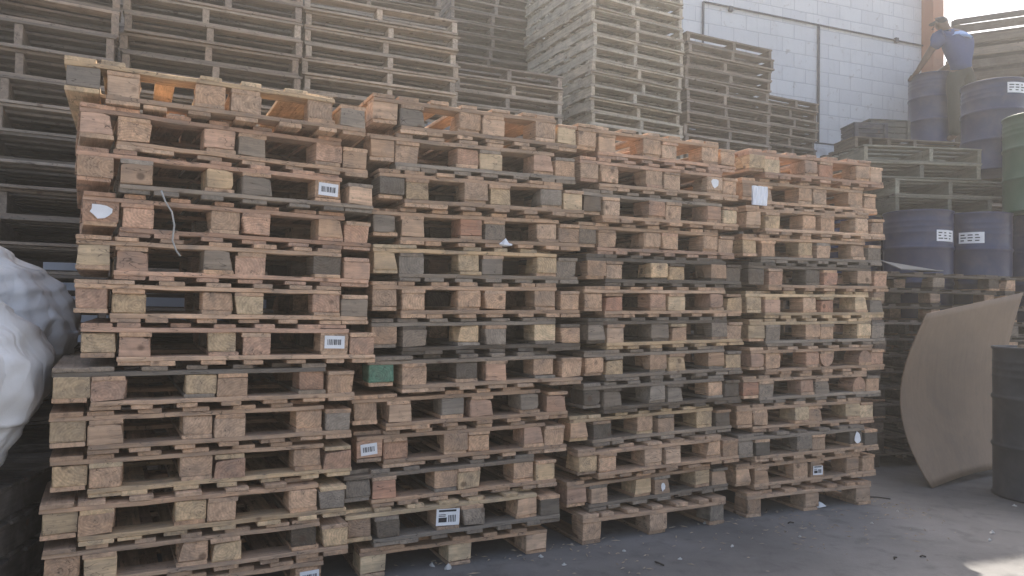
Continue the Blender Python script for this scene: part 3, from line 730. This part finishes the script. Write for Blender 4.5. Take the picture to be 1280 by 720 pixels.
# ------------------------------------------------------------------ white bulk bags at the left
def bag_mat():
    t = NT('woven_white_polypropylene'); tc = t.add('ShaderNodeTexCoord'); v = tc.outputs['Object']
    n = t.noise(v, 5, 5, .6, .5); a = t.noise(v, 1.7, 2, .5, 1.0); b = t.noise(t.mapping(v, (1, 1, .5)), 3.6, 2, .5, .8)
    r1 = t.math('ABSOLUTE', t.math('SUBTRACT', a, .5)); r2 = t.math('ABSOLUTE', t.math('SUBTRACT', b, .5))
    w = t.add('ShaderNodeTexChecker'); w.inputs['Scale'].default_value = 320.; t.L(v, w.inputs['Vector'])
    base = t.mix((.62, .62, .62), (.42, .40, .37), t.math('MULTIPLY', t.ramp(n, [(.45, 0.), (.75, 1.)]), .55))
    t.L(base, t.b.inputs['Base Color']); t.b.inputs['Roughness'].default_value = .55; t.b.inputs['Specular IOR Level'].default_value = .35
    h = t.math('ADD', t.math('MULTIPLY', t.ramp(r1, [(.0, 0.), (.12, 1.)]), 1.), t.math('ADD', t.math('MULTIPLY', t.ramp(r2, [(0., 0.), (.08, 1.)]), .5), t.math('MULTIPLY', w.outputs['Fac'], .02)))
    t.bump(h, .55, .03); return t.m
BAG = bag_mat()
STRAP = plain('grey_strap', (.30, .31, .33), .7)
def bag(loc, sx, sy, sz, rz, seed, label, prof, fold=.05, n=88, mrows=52, smooth=True):
    vs = []
    rr = random.Random(seed); ph = [rr.uniform(0, 6.28) for _ in range(8)]
    for j in range(mrows + 1):
        v = j / mrows; z = sz * v
        t = v * (len(prof) - 1); i0 = min(int(t), len(prof) - 2); f0 = t - i0; f0 = f0 * f0 * (3 - 2 * f0)
        k = prof[i0] * (1 - f0) + prof[i0 + 1] * f0
        for i in range(n):
            a = 2 * math.pi * i / n; c, s = math.cos(a), math.sin(a)
            e = 2 / 2.6; x = math.copysign(abs(c) ** e, c) * sx; y = math.copysign(abs(s) ** e, s) * sy
            p = Vector((x * 2.2 + seed, y * 2.2, z * 2.2))
            w1 = noise.noise(p); w2 = noise.noise(Vector((x * 2.2 + seed * 2 + w1 * 1.5, y * 2.2, z * 3.6 - x * 1.5)))
            w3 = noise.noise(Vector((x * 5 + w2 * 2, y * 5 + seed, z * 4 + w1 * 3)))
            f = w1 * fold * 2.2 + max(0., .35 - abs(w2)) * fold * 2.6 - max(0., .12 - abs(w3)) * fold * 1.
            f += .05 * (1 - abs(math.sin(a * 3.5 + z * 4.2 + w1 * 5 + seed))) ** 4 + .035 * (1 - abs(math.sin(a * 2 - z * 7 + w1 * 6))) ** 5
            f += .02 * math.sin(a * 8 + ph[0] + z * 5 + w1 * 3) * (1 - v)
            q = k * (1 + f)
            vs.append((x * q, y * q, z + w2 * .05 * (v > .3) + w1 * .05 * v))
    fs = []
    for j in range(mrows):
        for i in range(n): fs.append((j * n + i, j * n + (i + 1) % n, (j + 1) * n + (i + 1) % n, (j + 1) * n + i))
    fs += [tuple(range(n))[::-1], tuple(range(mrows * n, (mrows + 1) * n))]
    m = MB(); m.add(vs, fs, .5, .2, smooth)
    root = tag(empty('bulk_bag', loc, rz), label, 'bag', 'white bulk bags')
    link('bag_body', m.mesh('bag_body', BAG), root)
    return root, vs, n, mrows
BX = ppx(-72, 2.62, .9)
r1, vs1, n1, m1 = bag((BX - .045, 2.66, .54), .315, .36, .80, rad(12), 3, 'full white woven bulk bag bulging beside the leftmost pallet stack', (.50, .64, .78, .90, 1.0, 1.0, .84, .60, .34, .06), .035)
def seam(vs, n, i, r, root):
    m = MB(); m.tube([Vector(vs[j * n + i]) * 1.004 for j in range(4, 44, 2)], r, 6); link('seam_cord', m.mesh('seam_cord', STRAP), root)
seam(vs1, n1, 74, .005, r1)
r2, *_ = bag((ppx(8, 3.30, 1.3) - .14, 3.35, .905), .36, .32, .56, rad(30), 11, 'crumpled white bulk bag slumped behind the full bag', (.8, .95, 1., .98, .9, .8, .62, .3, .05), fold=.07)
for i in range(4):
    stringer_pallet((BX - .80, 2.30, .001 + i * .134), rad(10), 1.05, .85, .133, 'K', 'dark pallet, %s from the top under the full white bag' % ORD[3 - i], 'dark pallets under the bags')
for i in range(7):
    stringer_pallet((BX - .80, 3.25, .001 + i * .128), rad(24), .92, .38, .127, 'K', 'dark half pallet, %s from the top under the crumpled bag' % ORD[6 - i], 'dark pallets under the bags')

# ------------------------------------------------------------------ the worker
def skin_obj(name, verts, edges, radii, mat, parent=None, root=0, sub=2):
    me = bpy.data.meshes.new(name); me.from_pydata(verts, edges, []); me.materials.append(mat)
    o = bpy.data.objects.new(name, me); col.objects.link(o)
    if parent: o.parent = parent
    o.modifiers.new('skin', 'SKIN')
    sv = me.skin_vertices[0].data if me.skin_vertices else None
    if sv is None:
        bpy.context.view_layer.objects.active = o
    for i, r in enumerate(radii):
        v = me.skin_vertices[0].data[i]; v.radius = r if isinstance(r, tuple) else (r, r); v.use_root = (i == root)
    o.modifiers['skin'].use_smooth_shade = True
    s = o.modifiers.new('sub', 'SUBSURF'); s.levels = sub; s.render_levels = sub
    return o
def ensure_skin(me):
    if not me.skin_vertices: 
        bm = __import__('bmesh').new(); bm.from_mesh(me); bm.verts.layers.skin.verify(); bm.to_mesh(me); bm.free()
_skin0 = skin_obj
def skin_obj(name, verts, edges, radii, mat, parent=None, root=0, sub=2):
    me = bpy.data.meshes.new(name); me.from_pydata([tuple(v) for v in verts], edges, []); ensure_skin(me); me.materials.append(mat)
    o = bpy.data.objects.new(name, me); col.objects.link(o)
    if parent: o.parent = parent
    for i, r in enumerate(radii):
        v = me.skin_vertices[0].data[i]; v.radius = r if isinstance(r, tuple) else (r, r); v.use_root = (i == root)
    sk = o.modifiers.new('skin', 'SKIN'); sk.use_smooth_shade = True
    s = o.modifiers.new('sub', 'SUBSURF'); s.levels = sub; s.render_levels = sub
    return o
def worker():
    SKN = plain('brown_skin', (.12, .068, .045), .55, var=.08, bump=.05); SHIRT = plain('blue_shirt', (.03, .055, .15), .85, nscale=8, var=.15, bump=.4, bdist=.01)
    YOKE = plain('light_blue_yoke', (.18, .30, .52), .85, var=.1, bump=.2); TRO = plain('dark_olive_trousers', (.045, .043, .032), .9, nscale=8, var=.2, bump=.4, bdist=.01)
    CAPM = plain('dark_cap', (.03, .03, .04), .85); SHOE = plain('dark_shoes', (.03, .028, .026), .6)
    # local frame: x right, y away, z up; feet at z=0. body bends forward to the left over the drum
    k = .93
    V = [(0.05, 0, .88), (0.04, .0, 1.00), (0.02, .02, 1.16), (-.01, .05, 1.32), (-.05, .09, 1.42), (-.075, .12, 1.47), (-.12, .15, 1.54), (-.135, .16, 1.62)]
    E = [(i, i + 1) for i in range(7)]
    Rr = [(.12, .09), (.11, .08), (.115, .08), (.12, .085), (.07, .065), (.055, .058), (.085, .09), (.075, .085)]
    def arm(sh, el, wr, base):
        i = len(V); V.extend([sh, el, wr]); E.extend([(base, i), (i, i + 1), (i + 1, i + 2)]); Rr.extend([.058, .045, .032]); return i + 2
    wl = arm((-.21, .03, 1.34), (-.33, .10, 1.12), (-.385, .24, .955), 3)
    wr = arm((.18, .10, 1.35), (.13, .30, 1.11), (-.09, .36, .955), 3)
    def leg(hip, kn, an, toe):
        i = len(V); V.extend([hip, kn, an, toe]); E.extend([(0, i), (i, i + 1), (i + 1, i + 2), (i + 2, i + 3)]); Rr.extend([.095, .062, .042, .035])
    leg((-.04, .0, .82), (-.05, -.02, .47), (-.02, .02, .07), (-.08, .14, .03)); leg((.14, .02, .82), (.15, .03, .46), (.17, .0, .07), (.14, .13, .03))
    # hands: palm and five fingers each
    def hand(w, d, side):
        d = Vector(d).normalized(); w0 = Vector(V[w]); pl = w0 + d * .045
        i = len(V); V.append(tuple(pl)); E.append((w, i)); Rr.append((.032, .018))
        up = Vector((0, 0, 1)); lat = d.cross(up).normalized()
        for f, (o_, L) in enumerate(((-.027, .062), (-.009, .072), (.009, .068), (.027, .054))):
            b = pl + lat * o_ + d * .03; a1 = b + d * L * .5 + Vector((0, 0, -.006)); a2 = a1 + d * L * .3 + Vector((0, 0, -L * .35))
            j = len(V); V.extend([tuple(b), tuple(a1), tuple(a2)]); E.extend([(i, j), (j, j + 1), (j + 1, j + 2)]); Rr.extend([.0095, .009, .0075])
        b = pl + lat * side * .03; a1 = b + lat * side * .03 + d * .025 + Vector((0, 0, -.01)); a2 = a1 + d * .025 + Vector((0, 0, -.015))
        j = len(V); V.extend([tuple(b), tuple(a1), tuple(a2)]); E.extend([(i, j), (j, j + 1), (j + 1, j + 2)]); Rr.extend([.011, .010, .008])
    hand(wl, (-.25, .5, -.35), 1); hand(wr, (-.8, -.35, -.25), -1)
    root = tag(empty('person', (ppx(1197, 8.68, 3.6), 8.68, zf + .004), 0), 'worker in blue shirt and dark cap bending over a blue drum on the pile', 'person')
    root.scale = (k, k, k)
    b = skin_obj('body', V, E, Rr, SKN, root)
    sh = [(0.05, 0, .85), (0.04, .0, .98), (0.02, .02, 1.16), (-.01, .05, 1.32), (-.045, .08, 1.42), (-.21, .03, 1.34), (-.285, .03, 1.185), (.18, .10, 1.35), (.15, .20, 1.20)]
    skin_obj('shirt', sh, [(0, 1), (1, 2), (2, 3), (3, 4), (3, 5), (5, 6), (3, 7), (7, 8)], [(.185, .135), (.18, .125), (.19, .132), (.205, .14), (.095, .085), .085, .068, .085, .065], SHIRT, root, 2)
    m = MB(); n = 12; vs = []
    for i in range(n + 1):
        for j in range(5):
            x = -.16 + .32 * i / n; zz = 1.33 + .022 * j
            vs.append((x - .01, -.105 + .026 * j + x * x * 1.4, zz - .5 * x * x))
    fs = [(i * 5 + j, (i + 1) * 5 + j, (i + 1) * 5 + j + 1, i * 5 + j + 1) for i in range(n) for j in range(4)]
    m.add(vs, fs, .5, .2, True); oy = link('shirt_yoke', m.mesh('shirt_yoke', YOKE), root); so = oy.modifiers.new('s', 'SOLIDIFY'); so.thickness = .03; so.offset = -1
    tr = [(0.05, 0, .94), (-.04, .0, .80), (-.05, -.02, .47), (-.02, .02, .05), (.14, .02, .80), (.15, .03, .46), (.17, .0, .05)]
    skin_obj('trousers', tr, [(0, 1), (1, 2), (2, 3), (0, 4), (4, 5), (5, 6)], [(.185, .135), .12, .09, .072, .12, .09, .072], TRO, root, 2)
    cp = [(-.115, .14, 1.575), (-.13, .15, 1.655), (-.175, .22, 1.60), (-.205, .275, 1.575)]
    skin_obj('cap', cp, [(0, 1), (0, 2), (2, 3)], [(.115, .12), (.085, .09), (.05, .02), (.04, .012)], CAPM, root, 2)
    for a in (((-.02, .0, .05), (-.08, .14, .035)), ((.17, -.02, .05), (.14, .12, .035))):
        skin_obj('shoe', a, [(0, 1)], [.075, .055], SHOE, root, 2)
    e = MB(); e.tube([(-.205, .11, 1.52), (-.212, .105, 1.545), (-.205, .115, 1.57)], [.008, .016, .009], 8); link('ear', e.mesh('ear', SKN), root)
    e = MB(); e.tube([(-.03, .17, 1.52), (-.024, .17, 1.545), (-.03, .18, 1.57)], [.008, .016, .009], 8); link('ear', e.mesh('ear', SKN), root)
    e = MB(); e.tube([(-.165, .235, 1.56), (-.175, .26, 1.525), (-.165, .24, 1.515)], [.008, .014, .008], 8); link('nose', e.mesh('nose', SKN), root)
worker()

# ------------------------------------------------------------------ small things
TW = plain('pale_twine', (.36, .35, .33), .8)
def on_stack(k, s, off, z):
    S = STK[k]; d = Vector((math.cos(rad(S['ang'])), math.sin(rad(S['ang'])), 0)); n = Vector((-d.y, d.x, 0)); p = Vector((*S['P'], 0)) + d * s - n * off; p.z = z; return p
pts = [on_stack(1, s, .03, z) for s, z in ((.285, 1.64), (.30, 1.60), (.325, 1.56), (.335, 1.51), (.33, 1.45), (.345, 1.41), (.36, 1.39))]
m = MB(); o0 = pts[0]; m.tube([p - o0 for p in pts], .0035, 6)
tag(link('twine', m.mesh('twine', TW), None, o0), 'pale loop of twine hanging over the fourth row of the leftmost stack', 'string')
def scrap(loc, s, mat, label, name='paper_scrap', rz=0, flat=.25, group=None):
    m = MB(); n = 7; vs = [(0, 0, s * flat)]
    for ring, rr in ((1, .5), (2, 1.)):
        for i in range(n):
            a = 2 * math.pi * i / n; q = rr * s * R.uniform(.75, 1.15); vs.append((q * math.cos(a), q * .6 * math.sin(a), s * flat * R.uniform(.1, 1.1) * (1.2 - rr)))
    fs = [(0, 1 + i, 1 + (i + 1) % n) for i in range(n)] + [(1 + i, 1 + n + i, 1 + n + (i + 1) % n, 1 + (i + 1) % n) for i in range(n)]
    b = len(vs); vs += [(x, y, z - .004) for x, y, z in vs]; fs += [tuple(b + i for i in f[::-1]) for f in fs]
    fs += [(1 + n + (i + 1) % n, 1 + n + i, b + 1 + n + i, b + 1 + n + (i + 1) % n) for i in range(n)]
    m.add(vs, fs); return tag(link(name, m.mesh(name, mat), None, loc, rz), label, 'scrap', group)
def gnd(x, y):
    M = cam.matrix_world; d = (M.to_3x3() @ Vector(((x - 640) / 924.4, (360 - y) / 924.4, -1))); t = -H / d.z; return Vector((d.x * t, d.y * t, .005))
scrap(gnd(1024, 634), .045, PAPER, 'small crumpled white paper scrap on the ground before the rightmost stack', flat=.7)
STONE = plain('pale_stone_chip', (.42, .41, .39), .9)
for i, (x, y, s) in enumerate(((881, 655, .016), (1240, 667, .02), (915, 684, .012), (1268, 633, .014), (1122, 640, .01), (1237, 676, .012), (676, 697, .014), (705, 707, .012), (560, 712, .03), (540, 708, .02), (1090, 655, .01), (780, 690, .01), (850, 700, .012), (1000, 672, .009))):
    scrap(gnd(x, y), s, STONE, 'pale stone chip lying on the grey concrete yard', 'stone_chip', R.random() * 3, .8, 'stone chips scattered on the yard')
TWIG = plain('dark_twig', (.03, .025, .02), .9)
for i, (x, y, l, a) in enumerate(((830, 708, .06, 2.2), (1118, 700, .035, .9), (1150, 697, .03, .1), (1080, 622, .16, -.25), (958, 640, .05, 1.), (985, 655, .04, .4))):
    m = MB(); m.tube([(0, 0, 0), (l * .5, .005, .004), (l, -.003, 0)], .004, 6); tag(link('twig', m.mesh('twig', TWIG), None, gnd(x, y), a), 'dark twig lying on the grey concrete yard', 'twig', 'dark twigs on the yard')
p = on_stack(2, .66, .012, .131 + 8 * .168 + .205 - .168 + .003); scrap(p, .04, PAPER, 'crumpled pale scrap stuck on the fourth row of the second front stack', flat=.9)
# white plastic wrapping on a block of the rightmost stack
m = MB(); n = 8; vs = []
for i in range(n + 1):
    x = -.045 + .11 * i / n
    for z in (0, .3, .6, 1.): vs.append((x, -.004 - .004 * math.sin(i * 2.1 + z * 5) - .003 * R.random(), -.052 + .112 * z))
fs = [(i * 4 + j, (i + 1) * 4 + j, (i + 1) * 4 + j + 1, i * 4 + j + 1) for i in range(n) for j in range(3)]
b = len(vs); vs += [(x, .004, z) for x, y, z in vs]; fs += [tuple(b + q for q in f[::-1]) for f in fs]
m.add(vs, fs)
WR = plain('white_wrapping_film', (.75, .76, .8), .35, nscale=30, var=.12, bump=.4)
q = on_stack(4, .055, .02, .133 + 10 * .168 + .09)
tag(link('plastic_film', m.mesh('plastic_film', WR), None, q, rad(23)), 'torn white plastic film on the second row left block, rightmost front stack', 'film')
RUB = plain('black_rubber', (.015, .015, .017), .6)
m = MB(); m.board(-.10, .22, 0, .25, 0, .014, 0, n=6, j=.002)
tag(link('distant_pallets', MINOR.mesh('distant_pallets', WX), None, color=TONE['R']), kind='stuff')
# splinters and dust lying along the foot of the stacks
DB = MB()
for _ in range(420):
    k = R.choice((1, 2, 3, 4, 4)); S_ = STK[k]; dd = Vector((math.cos(rad(S_['ang'])), math.sin(rad(S_['ang'])), 0)); nn = Vector((-dd.y, dd.x, 0))
    q = Vector((*S_['P'], 0)) + dd * R.uniform(-.1, 1.3) - nn * (abs(R.gauss(0, .38)) - .15); l = R.uniform(.004, .02) * (1.8 if R.random() < .15 else 1); w = R.uniform(.002, .006); a_ = R.uniform(0, 6.3); h_ = R.uniform(.002, .006)
    u = Vector((math.cos(a_), math.sin(a_), 0)) * l; v_ = Vector((-math.sin(a_), math.cos(a_), 0)) * w; z_ = Vector((0, 0, .0045))
    DB.add([q - u + z_, q - v_ + z_, q + u + z_, q + v_ + z_, q + z_ + Vector((0, 0, h_))], [(0, 1, 4), (1, 2, 4), (2, 3, 4), (3, 0, 4), (3, 2, 1, 0)])
tag(link('wood_litter', DB.mesh('wood_litter', plain('litter', (.30, .24, .18), .9, nscale=3, var=.8)), None), kind='stuff')
# ------------------------------------------------------------------ light
w = bpy.data.worlds.new('World'); sc.world = w; w.use_nodes = True; nt = w.node_tree
sky = nt.nodes.new('ShaderNodeTexSky'); sky.sky_type = 'NISHITA'; sky.sun_disc = False
EL, AZ = 52, 9
sky.sun_elevation = rad(EL); sky.sun_rotation = rad(AZ); sky.air_density = 1.0; sky.dust_density = 5.; sky.ozone_density = .2
nt.links.new(sky.outputs[0], nt.nodes['Background'].inputs[0]); nt.nodes['Background'].inputs[1].default_value = .12
ld = bpy.data.lights.new('sun', 'SUN'); ld.energy = 5.0; ld.angle = rad(.53); ld.color = (1., .93, .82)
lo = bpy.data.objects.new('sun', ld); col.objects.link(lo)
S = Vector((math.sin(rad(AZ)) * math.cos(rad(EL)), math.cos(rad(AZ)) * math.cos(rad(EL)), math.sin(rad(EL))))
lo.rotation_euler = S.to_track_quat('Z', 'Y').to_euler(); lo.location = (0, 0, 20)

HAZE = True
if HAZE:
    m = bpy.data.materials.new('dusty_air'); m.use_nodes = True; n = m.node_tree.nodes; n.remove(n['Principled BSDF'])
    pv = n.new('ShaderNodeVolumePrincipled'); pv.inputs['Density'].default_value = .006; pv.inputs['Color'].default_value = (.96, .94, .91, 1); pv.inputs['Anisotropy'].default_value = .65
    m.node_tree.links.new(pv.outputs[0], n['Material Output'].inputs['Volume'])
    mb = MB(); X0, X1, Y0, Y1, Z0, Z1 = -310, 310, -310, 310, -1, 12
    X0, X1, Y0, Y1 = -301, 301, -301, 301
    mb.add([(X0, Y0, Z0), (X1, Y0, Z0), (X1, Y1, Z0), (X0, Y1, Z0), (X0, Y0, Z1), (X1, Y0, Z1), (X1, Y1, Z1), (X0, Y1, Z1)],
           [(3, 2, 1, 0), (4, 5, 6, 7), (0, 1, 5, 4), (1, 2, 6, 5), (2, 3, 7, 6), (3, 0, 4, 7)])
    tag(link('haze', mb.mesh('haze', m)), kind='stuff')
vs_ = sc.view_settings; sc.display_settings.display_device = 'sRGB'
vs_.view_transform = 'Standard'; vs_.look = 'None'; vs_.gamma = 1; vs_.exposure = 1.5
sc.cycles.use_denoising = True; sc.cycles.max_bounces = 6; sc.cycles.volume_bounces = 1
